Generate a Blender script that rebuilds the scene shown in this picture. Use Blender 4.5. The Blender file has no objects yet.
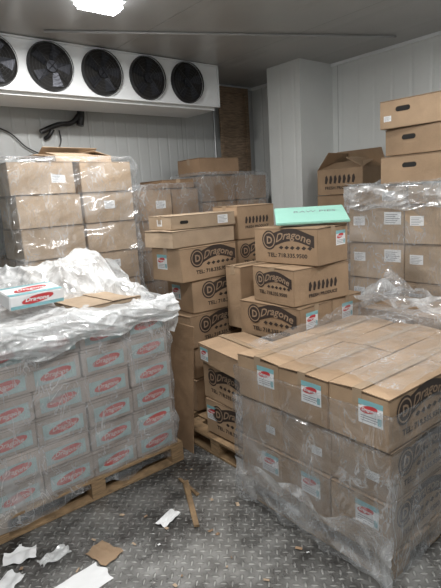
import bpy, bmesh, math, random
from mathutils import Vector, Matrix, noise, Euler
random.seed(7)
scene=bpy.context.scene
COL=scene.collection
R=math.radians
# ------------------------------------------------------------------ materials
def newmat(n):
    m=bpy.data.materials.new(n); m.use_nodes=True
    nt=m.node_tree; b=nt.nodes['Principled BSDF']
    return m,nt,b
def node(nt,t,**k):
    n=nt.nodes.new(t)
    for a,v in k.items(): setattr(n,a,v)
    return n
def plain(n,c,rough=.6,metal=0,spec=.5,noise_amt=.12,scale=12,bump=0.0):
    m,nt,b=newmat(n)
    tc=node(nt,'ShaderNodeTexCoord'); nz=node(nt,'ShaderNodeTexNoise')
    nz.inputs['Scale'].default_value=scale; nz.inputs['Detail'].default_value=5
    nt.links.new(tc.outputs['Object'],nz.inputs['Vector'])
    mr=node(nt,'ShaderNodeMapRange'); mr.inputs['To Min'].default_value=1-noise_amt; mr.inputs['To Max'].default_value=1+noise_amt
    nt.links.new(nz.outputs['Fac'],mr.inputs['Value'])
    mx=node(nt,'ShaderNodeVectorMath',operation='SCALE'); mx.inputs[0].default_value=c
    nt.links.new(mr.outputs[0],mx.inputs['Scale']); nt.links.new(mx.outputs[0],b.inputs['Base Color'])
    b.inputs['Roughness'].default_value=rough; b.inputs['Metallic'].default_value=metal
    b.inputs['Specular IOR Level'].default_value=spec
    if bump:
        bp=node(nt,'ShaderNodeBump'); bp.inputs['Strength'].default_value=bump; bp.inputs['Distance'].default_value=.01
        nt.links.new(nz.outputs['Fac'],bp.inputs['Height']); nt.links.new(bp.outputs[0],b.inputs['Normal'])
    return m
def kraft(n,c1,c2):
    m,nt,b=newmat(n)
    tc=node(nt,'ShaderNodeTexCoord'); oi=node(nt,'ShaderNodeObjectInfo')
    mix=node(nt,'ShaderNodeMixRGB'); mix.inputs[1].default_value=(*c1,1); mix.inputs[2].default_value=(*c2,1)
    nt.links.new(oi.outputs['Random'],mix.inputs[0])
    off=node(nt,'ShaderNodeVectorMath',operation='ADD'); rs=node(nt,'ShaderNodeMath',operation='MULTIPLY'); rs.inputs[1].default_value=37
    nt.links.new(oi.outputs['Random'],rs.inputs[0]); nt.links.new(tc.outputs['Object'],off.inputs[0]); nt.links.new(rs.outputs[0],off.inputs[1])
    n1=node(nt,'ShaderNodeTexNoise'); n1.inputs['Scale'].default_value=5; n1.inputs['Detail'].default_value=6
    n2=node(nt,'ShaderNodeTexNoise'); n2.inputs['Scale'].default_value=180; n2.inputs['Detail'].default_value=2
    nt.links.new(off.outputs[0],n1.inputs['Vector']); nt.links.new(off.outputs[0],n2.inputs['Vector'])
    ad=node(nt,'ShaderNodeMath',operation='MULTIPLY_ADD'); ad.inputs[1].default_value=.75; 
    nt.links.new(n1.outputs['Fac'],ad.inputs[0]); 
    a2=node(nt,'ShaderNodeMath',operation='MULTIPLY_ADD'); a2.inputs[1].default_value=.22; a2.inputs[2].default_value=.51
    nt.links.new(n2.outputs['Fac'],a2.inputs[0]); nt.links.new(a2.outputs[0],ad.inputs[2])
    sc=node(nt,'ShaderNodeVectorMath',operation='SCALE')
    nt.links.new(mix.outputs[0],sc.inputs[0]); nt.links.new(ad.outputs[0],sc.inputs['Scale'])
    nt.links.new(sc.outputs[0],b.inputs['Base Color']); b.inputs['Roughness'].default_value=.68
    b.inputs['Specular IOR Level'].default_value=.35
    bp=node(nt,'ShaderNodeBump'); bp.inputs['Strength'].default_value=.4; bp.inputs['Distance'].default_value=.035
    nt.links.new(n1.outputs['Fac'],bp.inputs['Height']); nt.links.new(bp.outputs[0],b.inputs['Normal'])
    return m
KRAFT=kraft('kraft_cardboard',(.30,.205,.128),(.37,.258,.165))
KRAFT_L=kraft('kraft_cardboard_light',(.37,.28,.195),(.43,.325,.23))
KRAFT_D=kraft('kraft_cardboard_brown',(.225,.145,.085),(.28,.185,.115))
EDGE=plain('cardboard_cut_edge',(.10,.065,.04),.8)
TAPE=plain('packing_tape',(.33,.245,.165),.22,spec=.6)
INK=plain('brown_ink',(.035,.024,.02),.6)
KPRINT=plain('unprinted_kraft',(.30,.21,.14),.7)
PAPER=plain('paper_label',(.74,.75,.76),.55,noise_amt=.04)
RED=plain('red_ink',(.50,.04,.045),.5)
TEAL=plain('teal_ink',(.20,.42,.46),.5)
REDF=plain('faded_red_ink',(.42,.09,.085),.6,noise_amt=.3,scale=25)
TEALF=plain('faded_teal_ink',(.30,.40,.40),.6,noise_amt=.3,scale=14)
PAPERF=plain('faded_white_ink',(.5,.47,.45),.6)
GREYINK=plain('grey_ink',(.22,.23,.25),.6)
DARK=plain('dark_void',(.012,.011,.01),.8)
GREYCART=kraft('grey_printed_carton',(.31,.265,.235),(.39,.335,.30))
FOAM=plain('green_foam',(.30,.57,.48),.7,noise_amt=.05)
WHITEMETAL=plain('painted_white_metal',(.74,.76,.77),.4,noise_amt=.04,scale=3)
BLACKP=plain('black_plastic',(.012,.012,.014),.35)
DGREY=plain('dark_grille_metal',(.035,.037,.045),.4,metal=.6)
GALV=plain('galvanised_steel',(.45,.46,.47),.35,metal=.9)
CGREY=plain('grey_conduit',(.36,.36,.36),.5)
def wood(n,c):
    m,nt,b=newmat(n)
    tc=node(nt,'ShaderNodeTexCoord'); mp=node(nt,'ShaderNodeMapping'); mp.inputs['Scale'].default_value=(3,3,30)
    nz=node(nt,'ShaderNodeTexNoise'); nz.inputs['Scale'].default_value=4; nz.inputs['Detail'].default_value=8
    nt.links.new(tc.outputs['Object'],mp.inputs[0]); nt.links.new(mp.outputs[0],nz.inputs['Vector'])
    cr=node(nt,'ShaderNodeValToRGB'); cr.color_ramp.elements[0].position=.3; cr.color_ramp.elements[1].position=.7
    cr.color_ramp.elements[0].color=(*[a*.5 for a in c],1); cr.color_ramp.elements[1].color=(*[a*1.25 for a in c],1)
    nt.links.new(nz.outputs['Fac'],cr.inputs[0]); nt.links.new(cr.outputs[0],b.inputs['Base Color']); b.inputs['Roughness'].default_value=.8
    return m
WOOD=wood('pallet_wood',(.28,.185,.10)); PLY=wood('plywood',(.28,.20,.135))
def film(n,lo,hi,scale,stretch=(1,1,1),tint=(.80,.83,.86),thr=(.42,.72),rough=.3,bumps=.3,gloss=.06,dist=1.5,crease=.5,trl=.35):
    m,nt,b=newmat(n); out=nt.nodes['Material Output']
    tc=node(nt,'ShaderNodeTexCoord'); mp=node(nt,'ShaderNodeMapping'); mp.inputs['Scale'].default_value=stretch
    mp.inputs['Rotation'].default_value=(.3,.5,.2)
    nt.links.new(tc.outputs['Object'],mp.inputs[0])
    nz=node(nt,'ShaderNodeTexNoise'); nz.inputs['Scale'].default_value=scale; nz.inputs['Detail'].default_value=5; nz.inputs['Distortion'].default_value=dist
    nt.links.new(mp.outputs[0],nz.inputs['Vector'])
    n2=node(nt,'ShaderNodeTexNoise'); n2.inputs['Scale'].default_value=scale*2.4; n2.inputs['Detail'].default_value=3; n2.inputs['Distortion'].default_value=2.0
    nt.links.new(mp.outputs[0],n2.inputs['Vector'])
    sb=node(nt,'ShaderNodeMath',operation='SUBTRACT'); sb.inputs[1].default_value=.5; nt.links.new(n2.outputs['Fac'],sb.inputs[0])
    ab=node(nt,'ShaderNodeMath',operation='ABSOLUTE'); nt.links.new(sb.outputs[0],ab.inputs[0])
    cl=node(nt,'ShaderNodeMapRange'); cl.inputs['From Min'].default_value=.0; cl.inputs['From Max'].default_value=.022; cl.inputs['To Min'].default_value=crease; cl.inputs['To Max'].default_value=0
    nt.links.new(ab.outputs[0],cl.inputs['Value'])
    mr=node(nt,'ShaderNodeMapRange'); mr.inputs['From Min'].default_value=thr[0]; mr.inputs['From Max'].default_value=thr[1]
    mr.inputs['To Min'].default_value=lo; mr.inputs['To Max'].default_value=hi
    nt.links.new(nz.outputs['Fac'],mr.inputs['Value'])
    cm=node(nt,'ShaderNodeMath',operation='MULTIPLY'); nt.links.new(cl.outputs[0],cm.inputs[0]); nt.links.new(nz.outputs['Fac'],cm.inputs[1])
    sm=node(nt,'ShaderNodeMath',operation='ADD'); nt.links.new(mr.outputs[0],sm.inputs[0]); nt.links.new(cm.outputs[0],sm.inputs[1])
    lw=node(nt,'ShaderNodeLayerWeight'); lw.inputs['Blend'].default_value=.2
    ma=node(nt,'ShaderNodeMath',operation='MULTIPLY_ADD'); ma.inputs[1].default_value=.25
    nt.links.new(lw.outputs['Facing'],ma.inputs[0]); nt.links.new(sm.outputs[0],ma.inputs[2]); ma.use_clamp=True
    bp=node(nt,'ShaderNodeBump'); bp.inputs['Strength'].default_value=bumps; bp.inputs['Distance'].default_value=.03
    nt.links.new(nz.outputs['Fac'],bp.inputs['Height'])
    b.inputs['Base Color'].default_value=(*tint,1); b.inputs['Roughness'].default_value=rough; b.inputs['Specular IOR Level'].default_value=.6
    nt.links.new(bp.outputs[0],b.inputs['Normal'])
    tl=node(nt,'ShaderNodeBsdfTranslucent'); tl.inputs[0].default_value=(*tint,1)
    bt=node(nt,'ShaderNodeMixShader'); bt.inputs[0].default_value=trl; nt.links.new(b.outputs[0],bt.inputs[1]); nt.links.new(tl.outputs[0],bt.inputs[2])
    tr=node(nt,'ShaderNodeBsdfTransparent'); tr.inputs[0].default_value=(.98,.985,.99,1)
    gl=node(nt,'ShaderNodeBsdfGlossy'); gl.inputs['Roughness'].default_value=.12; nt.links.new(bp.outputs[0],gl.inputs['Normal'])
    m1=node(nt,'ShaderNodeMixShader'); m1.inputs[0].default_value=gloss
    nt.links.new(tr.outputs[0],m1.inputs[1]); nt.links.new(gl.outputs[0],m1.inputs[2])
    mx=node(nt,'ShaderNodeMixShader'); nt.links.new(ma.outputs[0],mx.inputs[0]); nt.links.new(m1.outputs[0],mx.inputs[1]); nt.links.new(bt.outputs[0],mx.inputs[2])
    nt.links.new(mx.outputs[0],out.inputs['Surface'])
    return m
FILM=film('stretch_film',.0,.16,3.0,(1,1,.35),gloss=.11)
FILM_H=film('stretch_film_cloudy',.03,.27,3.0,(1,1,.45),gloss=.10)
FILM_L=film('stretch_film_layered',.07,.34,3.4,(1,1,.4),tint=(.74,.76,.78),thr=(.38,.68),gloss=.10,crease=.55)
FILM_M=film('loose_clear_film',.10,.55,4.0,(1,1,1),thr=(.42,.66),rough=.22,bumps=.4,gloss=.12)
FILM_W=film('crumpled_white_film',.32,.82,4.0,(1,1,1),tint=(.90,.92,.93),thr=(.35,.6),rough=.20,bumps=.6,gloss=.16,trl=.28)

# ------------------------------------------------------------------ mesh helpers
def obj(name,me,parent=None,loc=(0,0,0),rot=(0,0,0)):
    o=bpy.data.objects.new(name,me); COL.objects.link(o); o.location=loc; o.rotation_euler=rot
    if parent: o.parent=parent
    return o
def empty(name,loc=(0,0,0)):
    o=bpy.data.objects.new(name,None); COL.objects.link(o); o.location=loc; o.empty_display_size=.2; return o
def add_box(bm,x0,x1,y0,y1,z0,z1,mi=0,M=None,jit=0):
    vs=[]
    for z in (z0,z1):
        for x,y in ((x0,y0),(x1,y0),(x1,y1),(x0,y1)):
            v=Vector((x,y,z))
            if jit: v+=Vector((random.uniform(-jit,jit),random.uniform(-jit,jit),random.uniform(-jit,jit)))
            if M is not None: v=M@v
            vs.append(bm.verts.new(v))
    fs=[(3,2,1,0),(4,5,6,7),(0,1,5,4),(1,2,6,5),(2,3,7,6),(3,0,4,7)]
    out=[]
    for f in fs:
        fc=bm.faces.new([vs[i] for i in f]); fc.material_index=mi; out.append(fc)
    return vs,out
def finish(bm,name,mats,smooth=False):
    me=bpy.data.meshes.new(name); bm.normal_update(); bm.to_mesh(me); bm.free()
    for m in mats: me.materials.append(m)
    if smooth:
        for p in me.polygons: p.use_smooth=True
    return me
def add_cyl(bm,p0,p1,r,n=16,mi=0,cap=True,r2=None):
    p0=Vector(p0);p1=Vector(p1); d=(p1-p0).normalized(); q=d.to_track_quat('Z','Y'); r2=r if r2 is None else r2
    a=[bm.verts.new(p0+q@Vector((r*math.cos(2*math.pi*i/n),r*math.sin(2*math.pi*i/n),0))) for i in range(n)]
    b=[bm.verts.new(p1+q@Vector((r2*math.cos(2*math.pi*i/n),r2*math.sin(2*math.pi*i/n),0))) for i in range(n)]
    for i in range(n):
        f=bm.faces.new((a[i],a[(i+1)%n],b[(i+1)%n],b[i])); f.material_index=mi; f.smooth=True
    if cap:
        f=bm.faces.new(a[::-1]); f.material_index=mi; f=bm.faces.new(b); f.material_index=mi
def add_poly(bm,pts,mi=0,z=0):
    f=bm.faces.new([bm.verts.new((p[0],p[1],z)) for p in pts]); f.material_index=mi; return f
def text_into(bm,s,size,x,y,z,mi,shear=0,bold=.0,width=None,arch=None):
    cu=bpy.data.curves.new('t','FONT'); cu.body=s; cu.size=size; cu.shear=shear; cu.offset=bold; cu.resolution_u=2
    o=bpy.data.objects.new('t',cu); COL.objects.link(o); bpy.context.view_layer.update()
    me=bpy.data.meshes.new_from_object(o.evaluated_get(bpy.context.evaluated_depsgraph_get()))
    w=max([v.co.x for v in me.vertices] or [1]); k=1 if width is None else width/w
    base={}
    for v in me.vertices:
        yy=arch(x+v.co.x*k) if arch else 0
        base[v.index]=bm.verts.new((x+v.co.x*k,y+v.co.y+yy,z))
    for p in me.polygons:
        try:
            f=bm.faces.new([base[i] for i in p.vertices]); f.material_index=mi
        except: pass
    bpy.data.objects.remove(o); bpy.data.curves.remove(cu); bpy.data.meshes.remove(me)
def make_logo():
    bm=bmesh.new(); n=28
    for r0,r1,mi,z in ((0,.056,0,.0010),(0,.047,1,.0014),(0,.040,0,.0018)):
        add_poly(bm,[(-.135+r1*math.cos(2*math.pi*i/n),.035+r1*1.05*math.sin(2*math.pi*i/n)) for i in range(n)],mi,z)
    text_into(bm,'D',.062,-.155,.014,.0024,1,0,.002)
    cur=lambda x:.045+.024*math.sin((x+.10)/.30*4.2-.3)
    top=[];bot=[]
    for i in range(21):
        t=i/20; x=-.10+t*.30; c=cur(x); w=.040-.006*t
        top.append((x,c+w)); bot.append((x,c-w))
    for i in range(20):
        add_poly(bm,[bot[i],bot[i+1],top[i+1],top[i]],0,.0012)
    text_into(bm,'Dragone',.066,-.086,-.022,.0020,1,.3,.001,width=.262,arch=cur)
    for k in range(6):
        x=-.06+k*.042; add_poly(bm,[(x,-.010),(x+.02,-.020),(x+.036,-.006),(x+.018,.004)],0,.001)
    text_into(bm,'TEL: 718.335.9500',.034,-.15,-.066,.001,0,0,.001,width=.30)
    return finish(bm,'printed_logo',[INK,KPRINT])
def make_label():
    bm=bmesh.new()
    add_poly(bm,[(-.062,-.055),(.062,-.055),(.062,.055),(-.062,.055)],0,.001)
    add_poly(bm,[(-.062,.030),(.062,.030),(.062,.055),(-.062,.055)],1,.0014)
    n=20
    add_poly(bm,[(-.008+.044*math.cos(a)-.004*math.sin(a),.014+.017*math.sin(a)+.010*math.cos(a)) for a in [2*math.pi*i/n for i in range(n)]],2,.0018)
    text_into(bm,'Dragone',.02,-.044,.006,.0022,0,.3,.0005,width=.07)
    for k in range(3):
        add_poly(bm,[(-.05,-.02-k*.011),(.03+.01*(k%2),-.02-k*.011),(.03+.01*(k%2),-.016-k*.011),(-.05,-.016-k*.011)],3,.0014)
    add_poly(bm,[(.036,-.045),(.056,-.045),(.056,-.012),(.036,-.012)],1,.0014)
    return finish(bm,'paper_label',[PAPER,TEAL,RED,GREYINK])
def make_plain_label():
    bm=bmesh.new()
    add_poly(bm,[(-.06,-.04),(.06,-.04),(.06,.04),(-.06,.04)],0,.001)
    for k in range(5):
        add_poly(bm,[(-.05,-.03+k*.013),(.02+.015*(k%3),-.03+k*.013),(.02+.015*(k%3),-.026+k*.013),(-.05,-.026+k*.013)],1,.0014)
    return finish(bm,'shipping_label',[PAPER,GREYINK])
def make_print_band():
    bm=bmesh.new()
    add_poly(bm,[(-.115,-.048),(.12,-.048),(.12,.040),(-.115,.040)],0,.001)
    n=22
    add_poly(bm,[(.005+.090*math.cos(a),-.002+.028*math.sin(a)+.012*math.cos(a)) for a in [2*math.pi*i/n for i in range(n)]],1,.0015)
    text_into(bm,'Dragone',.038,-.065,-.012,.002,2,.3,.0005,width=.14)
    return finish(bm,'carton_print',[TEALF,REDF,PAPERF])
def make_hole():
    bm=bmesh.new(); pts=[]
    for i in range(9):
        a=-math.pi/2+math.pi*i/8; pts.append((.035+.017*math.cos(a),.017*math.sin(a)))
    for i in range(9):
        a=math.pi/2+math.pi*i/8; pts.append((-.035+.017*math.cos(a),.017*math.sin(a)))
    add_poly(bm,pts,0,.001)
    add_poly(bm,[(p[0]*.96,p[1]*.88-.001) for p in pts],1,.0013)  # flat near-black decal: shade inside the hole is painted, nothing is cut out
    return finish(bm,'hand_hole',[EDGE,DARK])
def make_scribble():
    bm=bmesh.new()
    text_into(bm,'RAW PIES',.06,-.16,-.02,.001,0,.1,.000,width=.32)
    return finish(bm,'marker_writing',[GREYINK])
def make_darkprint():
    bm=bmesh.new()
    for k in range(7):
        x=-.13+k*.04; add_poly(bm,[(x,-.03),(x+.018,-.035),(x+.03,.0),(x+.02,.03),(x+.005,.02)],0,.001)
    text_into(bm,'FRESH PRODUCE',.03,-.13,-.075,.001,0,0,.001,width=.27)
    return finish(bm,'dark_print',[INK])
DEC={'logo':make_logo(),'label':make_label(),'ship':make_plain_label(),'band':make_print_band(),'hole':make_hole(),'write':make_scribble(),'dark':make_darkprint()}
FROT={'-Y':(R(90),0,0),'-X':(R(90),0,R(-90)),'+X':(R(90),0,R(90)),'+Y':(R(90),0,R(180)),'+Z':(0,0,0)}
def decal(parent,kind,face,u,v,lx,ly,h,scale=1,roll=0):
    if face=='-Y': loc=(u,-ly/2-.0005,h/2+v)
    elif face=='-X': loc=(-lx/2-.0005,-u,h/2+v)
    elif face=='+X': loc=(lx/2+.0005,u,h/2+v)
    elif face=='+Y': loc=(-u,ly/2+.0005,h/2+v)
    else: loc=(u,v,h+.004)
    e=Euler(FROT[face]).to_matrix()@Matrix.Rotation(roll,3,'Z')
    o=obj(DEC[kind].name,DEC[kind],parent,loc,e.to_euler()); o.scale=(scale,scale,1); return o
def carton_mesh(lx,ly,h,mat,flap='closed',tape=True,angles=None,lift=.006):
    bm=bmesh.new(); X=lx/2;Y=ly/2
    if flap=='closed':
        th=.004
        vs,fs=add_box(bm,-X,X,-Y,Y,0,h-th,0,None,.0025)
        bmesh.ops.bevel(bm,geom=bm.edges[:],offset=.0035,segments=2,affect='EDGES')
        g=.0025; up1=random.uniform(0,lift); up2=random.uniform(0,lift); tz=h+max(up1,up2)+.0003
        if lx>=ly:
            v1,_=add_box(bm,-X+.001,X-.001,-Y+.001,-g,h-th,h,0); v2,_=add_box(bm,-X+.001,X-.001,g,Y-.001,h-th,h,0)
            for v in v1: v.co.z+=up1 if v.co.y>-.01 else 0
            for v in v2: v.co.z+=up2 if v.co.y<.01 else 0
            add_box(bm,-X+.001,X-.001,-g,g,h-th,h-.001,1)
            if tape:
                add_box(bm,-X-.001,X+.001,-.024,.024,tz,tz+.0006,2)
                add_box(bm,-X-.0016,-X-.0003,-.024,.024,h-.06,tz,2); add_box(bm,X+.0003,X+.0016,-.024,.024,h-.06,tz,2)
        else:
            v1,_=add_box(bm,-X+.001,-g,-Y+.001,Y-.001,h-th,h,0); v2,_=add_box(bm,g,X-.001,-Y+.001,Y-.001,h-th,h,0)
            for v in v1: v.co.z+=up1 if v.co.x>-.01 else 0
            for v in v2: v.co.z+=up2 if v.co.x<.01 else 0
            add_box(bm,-g,g,-Y+.001,Y-.001,h-th,h-.001,1)
            if tape:
                add_box(bm,-.024,.024,-Y-.001,Y+.001,tz,tz+.0006,2)
                add_box(bm,-.024,.024,-Y-.0016,-Y-.0003,h-.06,tz,2); add_box(bm,-.024,.024,Y+.0003,Y+.0016,h-.06,tz,2)
        add_box(bm,-X-.0006,X+.0006,-Y-.0006,Y+.0006,h-th-.0015,h-th-.0005,1)
    else:
        t=.005
        add_box(bm,-X,X,-Y,Y,0,t,0)
        add_box(bm,-X,X,-Y,-Y+t,t,h,0); add_box(bm,-X,X,Y-t,Y,t,h,0)
        add_box(bm,-X,-X+t,-Y+t,Y-t,t,h,0); add_box(bm,X-t,X,-Y+t,Y-t,t,h,0)
        an=angles or (60,110,140,60); fl=min(lx,ly)/2
        for k,(A,wid,off) in enumerate(zip(an,(lx,ly,lx,ly),(Y,X,Y,X))):
            M=Matrix.Rotation(R(90*k),4,'Z')@Matrix.Translation((0,-off,h))@Matrix.Rotation(R(A),4,'X')
            add_box(bm,-wid/2+.003,wid/2-.003,0,fl-.005,0,.004,0,M)
    return finish(bm,'carton_body',[mat,EDGE,TAPE])
def carton(x0,y0,z,lx,ly,h,dec=(),rot=0,name='cardboard_carton',parent=None,mat=None,flap='closed',tape=True,angles=None,tilt=(0,0),lift=.006):
    me=carton_mesh(lx,ly,h,mat or KRAFT,flap,tape,angles,lift)
    o=obj(name,me,parent,(x0+lx/2,y0+ly/2,z),(R(tilt[0]),R(tilt[1]),R(rot)))
    for d in dec: decal(o,d[0],d[1],d[2],d[3],lx,ly,h,*(d[4:] if len(d)>4 else ()))
    return o
def pallet(name,x0,x1,y0,y1,z0=0,h=.14,along='X',parent=None):
    bm=bmesh.new(); t=.018
    A,B=(x1-x0,y1-y0) if along=='X' else (y1-y0,x1-x0)
    def bx(a0,a1,b0,b1,c0,c1):
        j=.002
        if along=='X': add_box(bm,x0+a0,x0+a1,y0+b0,y0+b1,z0+c0,z0+c1,0,None,j)
        else: add_box(bm,x0+b0,x0+b1,y0+a0,y0+a1,z0+c0,z0+c1,0,None,j)
    nb=7; w=.1
    for i in range(nb):
        b=(B-w)*i/(nb-1); bx(0,A,b,b+w,h-t,h-.002)
    for i in range(4):
        b=(B-w)*i/3; bx(0,A,b,b+w,.003,t)
    for a in (0,A/2-.045,A-.09):
        for b0,b1 in ((0,.16),(B/2-.16,B/2+.16),(B-.16,B)): bx(a,a+.09,b0,b1,t,h-t)
        bx(a+.002,a+.088,.1,B-.1,h-t-.04,h-t)
    return obj(name,finish(bm,name,[WOOD]),parent)
def shell(name,x0,x1,y0,y1,z0,z1,mat,parent=None,off=.012,amp=.012,seed=0,rt=.10,rag=.05,n=170,rows=34,bottom_rag=.03):
    bm=bmesh.new()
    X0,X1,Y0,Y1=x0-off,x1+off,y0-off,y1+off
    per=[]
    segs=[((X0,Y0),(X1,Y0)),((X1,Y0),(X1,Y1)),((X1,Y1),(X0,Y1)),((X0,Y1),(X0,Y0))]
    tot=sum(math.dist(a,b) for a,b in segs)
    for a,b in segs:
        k=max(4,int(n*math.dist(a,b)/tot))
        for i in range(k):
            t=i/k; per.append((Vector((a[0]+(b[0]-a[0])*t,a[1]+(b[1]-a[1])*t)),))
    def outn(p):
        d=Vector((0,0))
        if abs(p.x-X0)<1e-4:d.x=-1
        if abs(p.x-X1)<1e-4:d.x=1
        if abs(p.y-Y0)<1e-4:d.y=-1
        if abs(p.y-Y1)<1e-4:d.y=1
        return d.normalized() if d.length else d
    grid=[]
    T=rows+6
    for j in range(T+1):
        row=[]
        for (p,) in per:
            nn=outn(p)
            rag_t=noise.noise(Vector((p.x*5,p.y*5,seed)))*rag
            if j<=rows:
                t=j/rows; z=z0+(z1-z0)*t
                if j==0: z+=noise.noise(Vector((p.x*6,p.y*6,seed+9)))*bottom_rag
                s_=p.x+p.y
                w=noise.noise(Vector((s_*1.6+z*2.0,seed,z*6-s_*2.2)))*amp+noise.noise(Vector((s_*3+z*5,seed+4,z*15-s_*6)))*amp*.5
                q=Vector((p.x,p.y,z))+Vector((nn.x,nn.y,0))*max(w,-off*.6)
            else:
                s=(j-rows)/6; inn=(rt+rag_t)*s
                q=Vector((p.x,p.y,z1+.012+.01*math.sin(s*3)))-Vector((nn.x,nn.y,0))*inn
                q.z+=noise.noise(Vector((p.x*14,p.y*14,s*4+seed)))*.012+.004
                q.z=max(q.z,z1+.009)
            row.append(bm.verts.new(q))
        grid.append(row)
    m=len(per)
    for j in range(T):
        for i in range(m):
            f=bm.faces.new((grid[j][i],grid[j][(i+1)%m],grid[j+1][(i+1)%m],grid[j+1][i])); f.smooth=True
    return obj(name,finish(bm,name,[mat]),parent)
def sheet(name,fn,nu,nv,mat,parent=None):
    bm=bmesh.new(); g=[[bm.verts.new(fn(i/nu,j/nv)) for i in range(nu+1)] for j in range(nv+1)]
    for j in range(nv):
        for i in range(nu):
            f=bm.faces.new((g[j][i],g[j][i+1],g[j+1][i+1],g[j+1][i])); f.smooth=True
    return obj(name,finish(bm,name,[mat]),parent)
def nz(x,y,z=0): return noise.noise(Vector((x,y,z)))
def fold(x,y,z=0):
    a=1-abs(noise.noise(Vector((x,y,z))))*2.2
    return max(a,0)**2
def smooth(t): t=max(0,min(1,t)); return t*t*(3-2*t)
def tube(name,pts,r,mat,parent=None):
    cu=bpy.data.curves.new(name,'CURVE'); cu.dimensions='3D'; cu.bevel_depth=r; cu.bevel_resolution=4; cu.use_fill_caps=True
    s=cu.splines.new('BEZIER'); s.bezier_points.add(len(pts)-1)
    for b,p in zip(s.bezier_points,pts): b.co=p; b.handle_left_type=b.handle_right_type='AUTO'
    cu.materials.append(mat); o=bpy.data.objects.new(name,cu); COL.objects.link(o)
    if parent: o.parent=parent
    return o
# ------------------------------------------------------------------ room
W=4.58; D=4.78; H=3.06; XL=-1.6; YF=-1.6
def wallmat(n,axis,c,period=.13,rough=.38):
    m,nt,b=newmat(n)
    tc=node(nt,'ShaderNodeTexCoord'); sx=node(nt,'ShaderNodeSeparateXYZ'); nt.links.new(tc.outputs['Object'],sx.inputs[0])
    co=sx.outputs[axis]
    def fr(per,w):
        d=node(nt,'ShaderNodeMath',operation='DIVIDE'); d.inputs[1].default_value=per; nt.links.new(co,d.inputs[0])
        f=node(nt,'ShaderNodeMath',operation='FRACT'); nt.links.new(d.outputs[0],f.inputs[0])
        s=node(nt,'ShaderNodeMath',operation='PINGPONG'); s.inputs[1].default_value=.5; nt.links.new(f.outputs[0],s.inputs[0])
        r=node(nt,'ShaderNodeMapRange'); r.inputs['From Min'].default_value=0; r.inputs['From Max'].default_value=w; nt.links.new(s.outputs[0],r.inputs['Value']); return r.outputs[0]
    a=fr(period,.12); s=fr(1.15,.006)
    mu=node(nt,'ShaderNodeMath',operation='MULTIPLY'); nt.links.new(a,mu.inputs[0]); nt.links.new(s,mu.inputs[1])
    bp=node(nt,'ShaderNodeBump'); bp.inputs['Strength'].default_value=.6; bp.inputs['Distance'].default_value=.005; nt.links.new(mu.outputs[0],bp.inputs['Height'])
    nz_=node(nt,'ShaderNodeTexNoise'); nz_.inputs['Scale'].default_value=1.3; nz_.inputs['Detail'].default_value=7; nt.links.new(tc.outputs['Object'],nz_.inputs['Vector'])
    mr=node(nt,'ShaderNodeMapRange'); mr.inputs['To Min'].default_value=.78; mr.inputs['To Max'].default_value=1.12; nt.links.new(nz_.outputs['Fac'],mr.inputs['Value'])
    m2=node(nt,'ShaderNodeMapRange'); m2.inputs['To Min'].default_value=.6; nt.links.new(s,m2.inputs['Value'])
    mm=node(nt,'ShaderNodeMath',operation='MULTIPLY'); nt.links.new(mr.outputs[0],mm.inputs[0]); nt.links.new(m2.outputs[0],mm.inputs[1])
    sc=node(nt,'ShaderNodeVectorMath',operation='SCALE'); sc.inputs[0].default_value=c; nt.links.new(mm.outputs[0],sc.inputs['Scale'])
    nt.links.new(sc.outputs[0],b.inputs['Base Color']); nt.links.new(bp.outputs[0],b.inputs['Normal']); b.inputs['Roughness'].default_value=rough
    return m
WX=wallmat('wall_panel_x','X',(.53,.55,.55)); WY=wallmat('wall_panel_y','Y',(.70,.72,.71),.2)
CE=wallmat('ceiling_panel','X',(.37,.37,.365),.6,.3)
def slab(name,a,mat):
    bm=bmesh.new(); add_box(bm,*a); return obj(name,finish(bm,name,[mat]))
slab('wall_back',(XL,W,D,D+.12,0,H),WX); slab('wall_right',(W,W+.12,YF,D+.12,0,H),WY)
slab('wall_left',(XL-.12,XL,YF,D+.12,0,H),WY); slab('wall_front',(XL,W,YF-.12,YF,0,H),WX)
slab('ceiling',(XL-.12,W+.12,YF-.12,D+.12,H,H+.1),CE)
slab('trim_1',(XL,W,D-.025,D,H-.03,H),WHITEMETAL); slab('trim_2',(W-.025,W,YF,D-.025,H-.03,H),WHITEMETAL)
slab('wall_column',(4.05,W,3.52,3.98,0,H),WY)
m,nt,b=newmat('diamond_plate'); FL=m
tc=node(nt,'ShaderNodeTexCoord'); mp=node(nt,'ShaderNodeMapping'); mp.inputs['Scale'].default_value=(24,24,1); mp.inputs['Rotation'].default_value=(0,0,R(45))
nt.links.new(tc.outputs['Object'],mp.inputs[0]); sx=node(nt,'ShaderNodeSeparateXYZ'); nt.links.new(mp.outputs[0],sx.inputs[0])
def M_(op,a,b_=None,c=None):
    n=node(nt,'ShaderNodeMath',operation=op)
    for i,v in enumerate((a,b_,c)):
        if v is None: continue
        if isinstance(v,(int,float)): n.inputs[i].default_value=v
        else: nt.links.new(v,n.inputs[i])
    return n.outputs[0]
ix=M_('FLOOR',sx.outputs[0]); iy=M_('FLOOR',sx.outputs[1]); par=M_('FLOORED_MODULO',M_('ADD',ix,iy),2)
fx=M_('SUBTRACT',M_('FRACT',sx.outputs[0]),.5); fy=M_('SUBTRACT',M_('FRACT',sx.outputs[1]),.5)
aa=M_('ADD',M_('MULTIPLY',fx,par),M_('MULTIPLY',fy,M_('SUBTRACT',1,par))); bb=M_('ADD',M_('MULTIPLY',fy,par),M_('MULTIPLY',fx,M_('SUBTRACT',1,par)))
dd=M_('ADD',M_('POWER',M_('ABSOLUTE',M_('DIVIDE',aa,.46)),2),M_('POWER',M_('ABSOLUTE',M_('DIVIDE',bb,.16)),2))
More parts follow.
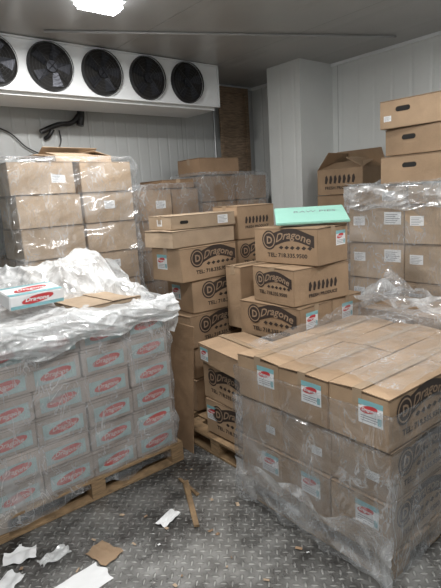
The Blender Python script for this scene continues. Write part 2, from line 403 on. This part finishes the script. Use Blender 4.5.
mr=node(nt,'ShaderNodeMapRange'); mr.interpolation_type='SMOOTHSTEP'; mr.inputs['From Min'].default_value=1.1; mr.inputs['From Max'].default_value=.3; nt.links.new(dd,mr.inputs['Value'])
nn=node(nt,'ShaderNodeTexNoise'); nn.inputs['Scale'].default_value=2.6; nn.inputs['Detail'].default_value=10; nn.inputs['Roughness'].default_value=.68; nt.links.new(tc.outputs['Object'],nn.inputs['Vector'])
cr=node(nt,'ShaderNodeValToRGB'); cr.color_ramp.elements[0].color=(.06,.057,.054,1); cr.color_ramp.elements[1].color=(.30,.30,.29,1); cr.color_ramp.elements[0].position=.38; cr.color_ramp.elements[1].position=.64
nt.links.new(nn.outputs['Fac'],cr.inputs[0])
gk=node(nt,'ShaderNodeMapRange'); gk.inputs['From Min'].default_value=.40; gk.inputs['From Max'].default_value=.6; gk.inputs['To Min'].default_value=.25; gk.inputs['To Max'].default_value=.65; nt.links.new(nn.outputs['Fac'],gk.inputs['Value'])
mx=node(nt,'ShaderNodeMixRGB'); nt.links.new(M_('MULTIPLY',mr.outputs[0],gk.outputs[0]),mx.inputs[0]); nt.links.new(cr.outputs[0],mx.inputs[1]); mx.inputs[2].default_value=(.58,.58,.56,1)
rr=node(nt,'ShaderNodeMapRange'); rr.inputs['From Min'].default_value=.35; rr.inputs['From Max'].default_value=.65; rr.inputs['To Min'].default_value=.14; rr.inputs['To Max'].default_value=.42
nt.links.new(nn.outputs['Fac'],rr.inputs['Value']); nt.links.new(rr.outputs[0],b.inputs['Roughness'])
nt.links.new(mx.outputs[0],b.inputs['Base Color']); b.inputs['Metallic'].default_value=.45
bp=node(nt,'ShaderNodeBump'); bp.inputs['Strength'].default_value=1; bp.inputs['Distance'].default_value=.005; nt.links.new(mr.outputs[0],bp.inputs['Height']); nt.links.new(bp.outputs[0],b.inputs['Normal'])
slab('floor',(XL-.12,W+.12,YF-.12,D+.12,-.1,0),FL)

# ------------------------------------------------------------------ evaporator fan unit
fu=empty('evaporator_cooling_unit',(0,0,0))
UX0,UX1,UY0,UY1,UZ0,UZ1=.98,3.46,4.10,4.66,2.655,3.05
bm=bmesh.new()
add_box(bm,UX0,UX1,UY0+.004,UY1,UZ0,UZ1); 
bmesh.ops.bevel(bm,geom=bm.edges[:],offset=.012,segments=2,affect='EDGES')
add_box(bm,UX0-.004,UX1+.004,UY0-.004,UY0+.02,UZ0-.006,UZ0+.010); add_box(bm,UX0-.004,UX1+.004,UY0-.004,UY0+.02,UZ1-.010,UZ1+.004)
add_box(bm,UX1-.008,UX1+.006,UY0-.004,UY0+.02,UZ0,UZ1)
add_box(bm,UX0+.03,UX1-.03,UY0+.05,UY1-.03,UZ0-.03,UZ0)
obj('housing',finish(bm,'housing',[WHITEMETAL]),fu)
FANX=(1.25,1.70,2.155,2.61,3.06)
bm=bmesh.new(); zc=(UZ0+UZ1)/2; r=.183
for cx in FANX:
    add_cyl(bm,(cx,UY0-.002,zc),(cx,UY0-.012,zc),r,40,0)
    nseg=40
    for i in range(nseg):
        a0=2*math.pi*i/nseg;a1=2*math.pi*(i+1)/nseg; q=[]
        for a,rr_,yy in ((a0,r+.010,UY0-.004),(a1,r+.010,UY0-.004),(a1,r,UY0-.035),(a0,r,UY0-.035)):
            q.append(bm.verts.new((cx+rr_*math.cos(a),yy,zc+rr_*math.sin(a))))
        f=bm.faces.new(q); f.material_index=1
    for k in range(5):
        a=2*math.pi*k/5+cx*3; pts=[]
        for rr_,da,yy in ((.05,-.25,-.014),(.155,-.42,-.016),(.170,.12,-.026),(.06,.45,-.026)):
            pts.append(bm.verts.new((cx+rr_*math.cos(a+da),UY0+yy,zc+rr_*math.sin(a+da))))
        f=bm.faces.new(pts); f.material_index=2
    add_cyl(bm,(cx,UY0-.012,zc),(cx,UY0-.034,zc),.045,20,2)
obj('fans',finish(bm,'fans',[DARK,BLACKP,DGREY]),fu)
bm=bmesh.new()
def ring(bm,c,r,t,mi,n=36):
    for i in range(n):
        a0=2*math.pi*i/n;a1=2*math.pi*(i+1)/n
        add_cyl(bm,(c[0]+r*math.cos(a0),c[1],c[2]+r*math.sin(a0)),(c[0]+r*math.cos(a1),c[1],c[2]+r*math.sin(a1)),t,5,mi,False)
for cx in FANX:
    for r_ in (.055,.080,.106,.132,.158,.183): ring(bm,(cx,UY0-.037-.012*(1-r_/.19),zc),r_,.0014,0)
    for k in range(4):
        a=math.pi/4+k*math.pi/2
        add_cyl(bm,(cx,UY0-.05,zc),(cx+.185*math.cos(a),UY0-.036,zc+.185*math.sin(a)),.0024,6,0)
obj('fan_grilles',finish(bm,'fan_grilles',[BLACKP]),fu)
dp=empty('refrigeration_pipe')
tube('insulated_pipe',[(1.78,4.70,2.43),(1.95,4.69,2.50),(2.10,4.69,2.53),(2.17,4.69,2.60)],.024,BLACKP,dp)
tube('pipe_riser',[(2.17,4.69,2.50),(2.19,4.69,2.60),(2.19,4.69,2.70)],.036,BLACKP,dp)
tube('elbow',[(1.90,4.70,2.46),(1.86,4.72,2.40),(1.84,4.76,2.38)],.02,BLACKP,dp)
tube('electrical_cable',[(1.2,4.75,2.50),(1.5,4.75,2.43),(1.68,4.75,2.28),(1.86,4.75,2.24),(1.98,4.75,2.34),(1.98,4.75,2.46)],.006,BLACKP)
tube('wall_conduit',[(3.92,4.762,1.2),(3.92,4.762,2.0),(3.92,4.762,2.85)],.014,GALV)
bm=bmesh.new(); add_box(bm,3.97,4.40,4.70,4.72,0,3.0)
for a in ((3.95,4.0,4.68,4.70,0,3.02),(4.37,4.42,4.68,4.70,0,3.02),(4.0,4.37,4.68,4.70,2.95,3.02),(4.0,4.37,4.68,4.70,1.9,1.97)): add_box(bm,*a)
obj('framed_plywood_panel',finish(bm,'ply',[PLY]))
bm=bmesh.new()
add_cyl(bm,(1.6,3.9,H-.012),(4.3,2.6,H-.012),.010,8)
obj('ceiling_conduit',finish(bm,'cc',[CGREY]))

# ------------------------------------------------------------------ LEFT front wrapped pallet
LP=empty('wrapped_pallet_of_grey_cartons')
pallet('wooden_pallet',.44,1.68,2.58,3.6,0,.14,'X',LP)
cw,cd,ch=.295,.32,.158
bm=bmesh.new(); add_box(bm,-cw/2+.002,cw/2-.002,-cd/2+.002,cd/2-.002,0,ch-.002,0,None,.001)
bmesh.ops.bevel(bm,geom=bm.edges[:],offset=.004,segments=2,affect='EDGES')
add_box(bm,-cw/2+.001,cw/2-.001,-cd/2+.001,cd/2-.001,ch*.9,ch*.9+.002,1)
gm=finish(bm,'grey_carton',[GREYCART,EDGE])
NK=6
for k in range(NK):
    for i in range(4):
        for j in range(3):
            if 0<i<3 and j==1 and k<NK-1: continue
            x=.46+cw*(i+.5)+random.uniform(-.006,.006); y=2.60+cd*(j+.5)
            o=obj('grey_carton',gm,LP,(x,y+random.uniform(-.006,.006),.141+k*ch))
            if j==0: decal(o,'band','-Y',0,-.008,cw,cd,ch,1.0)
            if i==0: decal(o,'band','-X',0,-.008,cw,cd,ch,1.0)
            if i==3: decal(o,'band','+X',0,-.008,cw,cd,ch,1.0)
Lz=.141+NK*ch
carton(1.14,2.80,Lz+.016,.44,.54,.030,(),5,'cardboard_tray',LP,KRAFT_L,'closed',False)
bm=bmesh.new(); add_box(bm,-.17,.17,-.10,.10,0,.085); bmesh.ops.bevel(bm,geom=bm.edges[:],offset=.005,segments=2,affect='EDGES')
pk=obj('printed_pack',finish(bm,'pack',[PAPER]),LP,(.97,3.07,Lz+.085),(R(8),0,R(4)))
bm=bmesh.new(); add_poly(bm,[(-.165,-.038),(.165,-.038),(.165,-.018),(-.165,-.018)],0,.001)
add_poly(bm,[(.10*math.cos(2*math.pi*i/20),.01+.024*math.sin(2*math.pi*i/20)+.012*math.cos(2*math.pi*i/20)) for i in range(20)],1,.002)
text_into(bm,'Dragone',.035,-.08,.0,.003,2,.3,.001,width=.15)
obj('front_print',finish(bm,'fp',[TEAL,RED,PAPER]),pk,(0,-.101,.042),(R(90),0,0))
bm=bmesh.new(); 
for q in ((-.165,-.095,.165,-.055),(-.165,.07,.165,.095)): add_poly(bm,[(q[0],q[1]),(q[2],q[1]),(q[2],q[3]),(q[0],q[3])],0,.0865)
add_poly(bm,[(.11*math.cos(2*math.pi*i/20),.04*math.sin(2*math.pi*i/20)+.02*math.cos(2*math.pi*i/20)) for i in range(20)],1,.0875)
text_into(bm,'Dragone',.06,-.09,-.02,.0885,2,.3,.001,width=.18)
obj('pack_print',finish(bm,'pp',[TEAL,RED,PAPER]),pk)
shell('stretch_film_side',.46,1.64,2.60,3.56,.07,Lz+.005,FILM_L,LP,.016,.030,3,.06,.04,300,76,.06)
def top_film(u,v):
    x=.40+u*1.30; y=2.54+v*1.10
    amp=.35+.65*smooth((y-3.10)/.25)
    if x>1.52: amp=1
    base=Lz+.015+.22*smooth((y-3.08)/.5)*(.8+.2*smooth((x-.8)/.6))
    z=base+amp*(.06*nz(x*2.2,y*2.2,1)+.065*fold(x*2.6+y,y*2.2-x,2)+.028*fold(x*7,y*7,5)+.012*fold(x*14,y*12,7))
    if 1.16<x<1.52 and 2.84<y<3.16: z=min(z,Lz+.012)
    if .78<x<1.16 and 2.92<y<3.18: z=min(z,Lz+.075)
    z=max(z,Lz+.010)
    if v<.10: z+=.05*math.sin(v/.10*math.pi)*(.7+.6*nz(x*4,2,2))
    if u>.95: z-=(u-.95)/.05*.05
    return Vector((x+.02*nz(y*5,z*5,3),y+.02*nz(x*5,3,5),z))
sheet('crumpled_film',top_film,170,140,FILM_W,LP)
def front_drape(u,v):
    x=.40+u*1.29; z=Lz+.055-v*(.15+.12*nz(x*3,0,7))
    y=2.572-.040*math.sin(min(v*1.15,1)*math.pi)-.035*fold(x*2.2+z*5,z*12-x*2,9)-.016*fold(x*6,z*25+x*5,2)
    return Vector((x,y,z+.025*nz(x*3,2,2)))
sheet('film_roll',front_drape,170,34,FILM_W,LP)
def flap_right(u,v):
    y=2.56+u*.98; z=Lz+.06+.19*smooth((u-.35)/.5)-v*(.24-.08*u)
    return Vector((1.665+.03*fold(y*3,z*8,4)+.025*math.sin(v*3),y,z+.02*nz(y*5,1)))
sheet('film_side_drape',flap_right,90,34,FILM_W,LP)

# ------------------------------------------------------------------ RIGHT front wrapped pallet
RP=empty('wrapped_pallet_of_printed_cartons')
pallet('wooden_pallet',1.72,2.86,1.04,2.03,0,.13,'Y',RP)
bl,bw,bh=.555,.322,.243
for k in range(3):
    for i in range(2):
        for j in range(3):
            dec=[]
            x=1.725+i*bl; y=1.05+j*bw
            if i==0: dec.append(('label','-X',.055+random.uniform(-.02,.02),.035,1.0) if k!=1 else ('ship','-X',.07,-.02,.55))
            if j==0: dec.append(('logo','-Y',0,0,1.15))
            if i==1: dec.append(('label','+X',0,0,1))
            if j==2: dec.append(('logo','+Y',0,0,1.15))
            sh=(0,.010,-.006)[k]
            carton(x+random.uniform(-.007,.007)+.001+sh,y+.001,.13+k*(bh+.0075),bl-.006,bw-.004,bh,dec,random.uniform(-1.1,1.1),'cardboard_carton',RP,lift=.018 if k==2 else .005)
Rz=.13+3*(bh+.0075)
shell('stretch_film_side',1.725,2.83,1.05,2.01,.03,Rz-.10,FILM,RP,.018,.018,8,.0,.0,260,60,.04)
shell('stretch_film_lower',1.725,2.83,1.05,2.01,.03,Rz-.27,FILM,RP,.028,.020,18,.0,.0,240,50,.04)
def rp_low(u,v):
    y=1.0+u*1.02; z=.02+v*.30*(.8+.4*nz(y*4,3))
    return Vector((1.685-.03*fold(y*3,z*7,3)-.03*(1-v)*abs(nz(y*9,2)),y,z+.02*nz(y*8,1)))
sheet('film_skirt',rp_low,100,34,FILM_M,RP)
def rp_top(u,v):
    x=1.80+u*1.05; y=1.04+v*.99
    return Vector((x+.16*nz(y*3,4,4)*(1-u),y,Rz+.020+.014*fold(x*3,y*3,1)+.012*fold(x*7+y*2,y*6,3)+.07*smooth((u-.55)/.4)*fold(x*2,y*3,8)))
sheet('loose_top_film',rp_top,100,100,FILM,RP)

# ------------------------------------------------------------------ MIDDLE stack
pallet('wooden_pallet',2.01,3.0,2.90,3.5,0,.13,'X')
pallet('wooden_pallet',1.86,2.9,2.07,2.85,0,.13,'Y')
h=.245; s=h+.0075
xa=[2.03,2.06,2.00,2.09,1.97]; ra=[2,-2,4,-3.5,2.5]
for k in range(5):
    z=.14+k*s
    carton(xa[k],2.88,z,.55,.36,h,[('logo','-Y',.03,0,1.15),('label','-X',-.05,.02,1)],ra[k])
    if k<4: carton(xa[k]+.575,2.91,z,.48,.36,h,[('logo','-Y',0,0,1.1)],random.uniform(-1,1))
zA=.14+5*s
carton(2.57,2.91,.14+4*s,.42,.36,h,[('logo','-Y',0,0,1)],-1)
carton(2.59,2.90,zA,.38,.34,.26,[('dark','-Y',0,.02,.9),('ship','-X',0,0,.8)],-4)
carton(1.93,2.92,zA,.62,.34,.12,[],4,'cardboard_tray',None,KRAFT_L,'closed',False)
carton(1.98,2.93,zA+.1265,.58,.33,.10,[('hole','-Y',-.18,0,.7),('ship','-Y',.17,0,.8),('ship','-X',0,.0,.6)],-3,'cardboard_tray',None,KRAFT_L,'closed',True)
carton(1.90,2.08,.14,.36,.50,h,[('logo','-X',.02,0,1.05),('label','-X',-.18,.03,.9)],1)
carton(1.90,2.09,.14+s,.36,.50,h,[('logo','-X',-.01,0,1.05)],-3)
carton(1.86,2.06,.14+2*s,.38,.54,.13,[('label','-X',-.19,.0,.8)],-8,lift=.02)
zb=.14
carton(2.34,2.10,zb,.5,.56,h,[]); 
carton(2.34,2.10,zb+s,.5,.56,h,[]); 
carton(2.33,2.10,zb+2*s,.5,.56,.105,[])
z3=zb+2*s+.1125
carton(2.31,2.07,z3,.34,.56,h,[('logo','-X',.02,0,1.15),('label','-Y',-.05,.03,1)],2)
carton(2.67,2.08,z3,.34,.56,h,[('label','-Y',0,.02,1)],0)
carton(2.33,2.08,z3+s,.52,.42,h,[('logo','-X',0,0,.95),('dark','-Y',0,0,1)],-5)
carton(2.47,2.06,z3+2*s,.35,.55,h,[('logo','-X',.02,0,1.15),('label','-Y',.09,.04,.9)],4,lift=.01)
carton(2.36,2.67,z3,.5,.17,.47,[],0)
zB=z3+3*s
bm=bmesh.new()
M=Matrix.Translation((1.775,2.60,.0))@Matrix.Rotation(R(5),4,'Y')
add_box(bm,0,.006,0,.22,0,.90,0,M,.004); add_box(bm,.0,.006,.222,.42,0,.93,0,M@Matrix.Translation((0,.222,0))@Matrix.Rotation(R(-9),4,'Z')@Matrix.Translation((0,-.222,0)),.005)
obj('folded_cardboard_sheet',finish(bm,'fs',[KRAFT_D]))
bm=bmesh.new(); add_box(bm,-.25,.25,-.17,.17,0,.018); bmesh.ops.bevel(bm,geom=bm.edges[:],offset=.005,segments=2,affect='EDGES')
fo=obj('green_foam_sheet',finish(bm,'foam',[FOAM]),None,(2.735,2.31,zB+.056),(R(16),0,R(-44)))
obj('marker_writing',DEC['write'],fo,(.03,.05,.0185)).scale=(.95,.95,1)

LB=empty('wrapped_pallet_of_flat_cartons')
pallet('wooden_pallet',2.88,3.38,1.2,2.0,0,.14,'X',LB)
for k in range(3):
    for j in range(2): carton(2.885,1.22+j*.39,.14+k*.262,.48,.385,.255,[('label','-X',0,0,1)],0,'cardboard_carton',LB)
def lbt(u,v):
    x=2.87+u*.5; y=1.15+v*.90
    return Vector((x,y,.945+.05*abs(nz(x*5,y*5,3))+.05*fold(x*4,y*4,6)+.12*smooth((v-.6)/.4)*abs(nz(x*4,y*6,1))*2))
sheet('crumpled_film',lbt,70,90,FILM_M,LB)
shell('stretch_film_side',2.885,3.37,1.2,2.0,.1,.93,FILM,LB,.01,.008,5,.05,.03,120,26)

# ------------------------------------------------------------------ RIGHT back stack
RB=empty('wrapped_pallet_of_labelled_cartons')
pallet('wooden_pallet',3.45,4.5,1.2,2.55,0,.14,'Y',RB)
rh=.285
for k in range(5):
    for j in range(3):
        y=2.50-(j+1)*.50
        z=.14+k*(rh+.0075)
        carton(3.45+random.uniform(-.012,.012),y+.003,z,.48,.494,rh,[('ship','-X',.15,.05,1.2),('ship','-X',-.15,.03,.9)],random.uniform(-.9,.9),'cardboard_carton',RB,KRAFT_L)
        if k==4: carton(3.95,y+.003,z,.48,.494,rh,[],0,'cardboard_carton',RB,KRAFT_L)
for k in range(4): carton(3.95,2.0,.14+k*(rh+.0075),.48,.494,rh,[],0,'cardboard_carton',RB,KRAFT_L)
for k in range(4): carton(3.95,1.2,.14+k*(rh+.0075),.48,.794,rh,[],0,'cardboard_carton',RB,KRAFT_L)
zr=.14+5*(rh+.0075)
for j in range(3): carton(3.46,2.50-(j+1)*.50+.003,zr,.9,.48,.14,[('ship','-X',.1,0,.9)],0,'cardboard_tray',RB,KRAFT_L)
zr2=zr+.1475
shell('stretch_film_side',3.46,4.45,1.02,2.5,.2,zr2,FILM_H,RB,.024,.022,12,.1,.05,220,60)
def rbf(u,v):
    y=1.1+u*1.43; z=zr2+.012-v*(.20+.14*nz(y*3,5))
    return Vector((3.43-.03*fold(y*3+z,z*6,5)-.014*fold(y*7,z*14+y*4,3),y,z))
sheet('crumpled_film',rbf,110,46,FILM_M,RB)
def rbt(u,v):
    x=3.42+v*.9; y=1.1+u*1.43; inside=(1.6<y<2.28 and x<3.95)
    z=zr2+.008+(.0 if inside else .04*fold(x*3,y*3,2)+.02*fold(x*8,y*8,1))
    return Vector((x,y,z))
sheet('film_top',rbt,110,60,FILM_M,RB)
carton(3.47,1.70,zr2+.014,.40,.52,.20,[('hole','-X',-.03,.03,1.1)],3,'hand_hole_carton',None,KRAFT,'closed',False)
carton(3.49,1.67,zr2+.222,.40,.52,.19,[('hole','-X',-.06,.03,1.1)],-3,'hand_hole_carton',None,KRAFT,'closed',False)
carton(3.47,1.70,zr2+.420,.40,.53,.20,[('hole','-X',-.08,.03,1.1),('ship','-X',-.20,-.03,.5)],3,'hand_hole_carton',None,KRAFT,'closed',False)
for k in range(6): carton(4.0,2.66,0.0+k*.2825,.54,.62,.275,[('ship','-X',.1,0,.9)],0,'cardboard_carton',None,KRAFT)
carton(4.03,2.78,6*.2825,.44,.52,.24,[('dark','-X',0,.03,1.3)],2,'open_carton',None,KRAFT,flap='open',angles=(30,60,50,20))

# ------------------------------------------------------------------ back-left wrapped stack
UL=empty('wrapped_pallet_of_plain_cartons')
pallet('wooden_pallet',1.14,2.16,3.72,4.66,0,.14,'X',UL)
for k in range(8):
    z=.14+k*.243
    sh=-.03*(k-6) if k>5 else 0
    carton(1.17+sh,3.72,z,.49,.44,.235,[('ship','-Y',.12,.0,.9)] if k==7 else [],-1+random.uniform(-1,1),'cardboard_carton',UL,KRAFT_L)
    carton(1.68,3.73,z,.45,.42,.235,[('ship','-Y',.0,.02,.8)] if k%2==0 else [],1,'cardboard_carton',UL,KRAFT_L)
    if k in(0,4,7): carton(1.17,4.19,z,.96,.44,.235,[],0,'cardboard_carton',UL,KRAFT)
carton(1.50,3.80,.14+8*.243,.50,.34,.045,[],6,'open_tray',UL,KRAFT_L,flap='open',angles=(12,14,30,178))
shell('stretch_film_side',1.13,2.14,3.71,4.64,.15,2.09,FILM_H,UL,.022,.045,21,.1,.05,220,80)
BM=empty('wrapped_pallet_of_mixed_cartons')
pallet('wooden_pallet',2.22,3.04,3.96,4.6,0,.14,'X',BM)
for k in range(6):
    z=.14+k*.285
    carton(2.24,3.98,z,.45,.5,.277,[('ship','-Y',.1,0,.9)] if k>3 else [],random.uniform(-2,2),'cardboard_carton',BM,KRAFT)
    carton(2.71,4.0,z,.32,.5,.277,[],0,'cardboard_carton',BM,KRAFT_D)
carton(2.62,4.02,.14+6*.285,.38,.4,.08,[],0,'cardboard_tray',BM,KRAFT_D)
shell('stretch_film_side',2.24,3.03,3.97,4.52,.2,1.87,FILM_H,BM,.012,.014,31,.08,.05,160,40)
BR=empty('wrapped_pallet_of_brown_cartons')
pallet('wooden_pallet',3.07,4.0,3.98,4.6,0,.14,'X',BR)
for k in range(7):
    z=.14+k*.26
    carton(3.08,4.0,z,.45,.5,.252,[],0,'cardboard_carton',BR,KRAFT_D)
    carton(3.54,4.0,z,.45,.5,.252,[],0,'cardboard_carton',BR,KRAFT_D)
carton(3.12,4.03,.14+7*.26+.01,.5,.42,.17,[],-3,'cardboard_carton',BR,KRAFT_D)
shell('stretch_film_side',3.08,3.99,3.99,4.54,.2,1.97,FILM_H,BR,.010,.016,41,.08,.05,140,40)

# ------------------------------------------------------------------ litter
def scrapfn(x,y,w,l,rot,seed,amp):
    def fn(u,v):
        a=(u-.5)*w*(1+.25*nz(v*3,seed,1)); b_=(v-.5)*l*(1+.3*nz(u*3,seed,2)); c,s_=math.cos(R(rot)),math.sin(R(rot))
        return Vector((x+a*c-b_*s_,y+a*s_+b_*c,.004+max(0,amp*(.6+nz(u*3,v*3,seed)*1.4))))
    return fn
def scrap(name,x,y,w,l,rot,mat,seed,amp=.012): return sheet(name,scrapfn(x,y,w,l,rot,seed,amp),14,14,mat)
scrap('paper_scrap',1.25,2.13,.14,.07,20,PAPER,2,.01)
scrap('printed_paper_slip',.69,2.01,.24,.16,5,PAPER,5,.004)
scrap('paper_scrap',.53,2.41,.16,.10,-20,PAPER,8,.02)
scrap('paper_scrap',.42,2.25,.16,.10,40,PAPER,11,.015)
scrap('cardboard_scrap',.86,2.13,.12,.16,15,KRAFT,14,.008)
scrap('plastic_scrap',.66,2.28,.15,.08,5,FILM_W,17,.02)
bm=bmesh.new()
for i in range(34):
    fn=scrapfn(random.uniform(.35,1.7),random.uniform(1.4,2.52),random.uniform(.008,.035),random.uniform(.005,.02),random.uniform(0,180),i,.003)
    mi=random.randrange(3); g=[[bm.verts.new(fn(a/2,b_/2)) for a in range(3)] for b_ in range(3)]
    for a in range(2):
        for b_ in range(2):
            f=bm.faces.new((g[b_][a],g[b_][a+1],g[b_+1][a+1],g[b_+1][a])); f.material_index=mi
obj('floor_debris',finish(bm,'debris',[PAPER,KRAFT_L,KRAFT_D]))
bm=bmesh.new(); M=Matrix.Translation((1.43,2.17,.012))@Matrix.Rotation(R(62),4,'Z')
add_box(bm,-.24,.20,-.016,.014,-.008,.008,0,M,.005); 
obj('wood_splinter',finish(bm,'ws',[WOOD]))
bm=bmesh.new(); M=Matrix.Translation((1.51,2.30,.01))@Matrix.Rotation(R(85),4,'Z'); add_box(bm,-.12,.10,-.008,.008,-.006,.006,0,M,.003)
obj('wood_splinter',finish(bm,'ws',[WOOD]))

# ------------------------------------------------------------------ lights
EM,nt,b=newmat('lamp_diffuser'); b.inputs['Emission Color'].default_value=(.98,.99,1,1); b.inputs['Emission Strength'].default_value=14; b.inputs['Base Color'].default_value=(.9,.9,.9,1)
def fixture(x,y,lx,ly,power,rot=0):
    e=empty('ceiling_light_fixture',(x,y,H))
    bm=bmesh.new(); add_box(bm,-lx/2,lx/2,-ly/2,ly/2,-.03,0); obj('housing',finish(bm,'hs',[WHITEMETAL]),e)
    bm=bmesh.new(); add_box(bm,-lx/2+.01,lx/2-.01,-ly/2+.01,ly/2-.01,-.085,-.03)
    bmesh.ops.bevel(bm,geom=bm.edges[:],offset=.022,segments=4,affect='EDGES'); obj('diffuser',finish(bm,'df',[EM],True),e)
    L=bpy.data.lights.new('lamp','AREA'); L.shape='RECTANGLE'; L.size=lx; L.size_y=ly; L.energy=power; L.color=(1,.985,.96)
    o=bpy.data.objects.new('lamp',L); COL.objects.link(o); o.parent=e; o.location=(0,0,-.095)
fixture(1.67,3.13,.32,.16,46)
fixture(.6,.6,1.2,.2,64)  # unseen area light behind the camera, added as main room light with fixture body
fixture(3.0,.9,.2,1.2,22)  # second unseen light, added out of frame and given the same fixture body
w=bpy.data.worlds.new('world'); scene.world=w; w.use_nodes=True
w.node_tree.nodes['Background'].inputs[0].default_value=(.5,.55,.6,1); w.node_tree.nodes['Background'].inputs[1].default_value=.05
# ------------------------------------------------------------------ camera
Hh,Pp,Rr=R(39),R(11.3),R(3.5)
f=Vector((math.sin(Hh)*math.cos(Pp),math.cos(Hh)*math.cos(Pp),-math.sin(Pp)))
r=Vector((math.cos(Hh),-math.sin(Hh),0)); u=r.cross(f)
r2=r*math.cos(Rr)-u*math.sin(Rr); u2=u*math.cos(Rr)+r*math.sin(Rr)
cam=bpy.data.cameras.new('camera'); co=bpy.data.objects.new('camera',cam); COL.objects.link(co)
co.matrix_world=Matrix(((r2.x,u2.x,-f.x,0),(r2.y,u2.y,-f.y,0),(r2.z,u2.z,-f.z,1.75),(0,0,0,1)))
cam.lens=30; cam.sensor_width=36; cam.sensor_fit='AUTO'; cam.clip_start=.02
scene.camera=co
try: scene.view_settings.view_transform='Standard'
except: pass
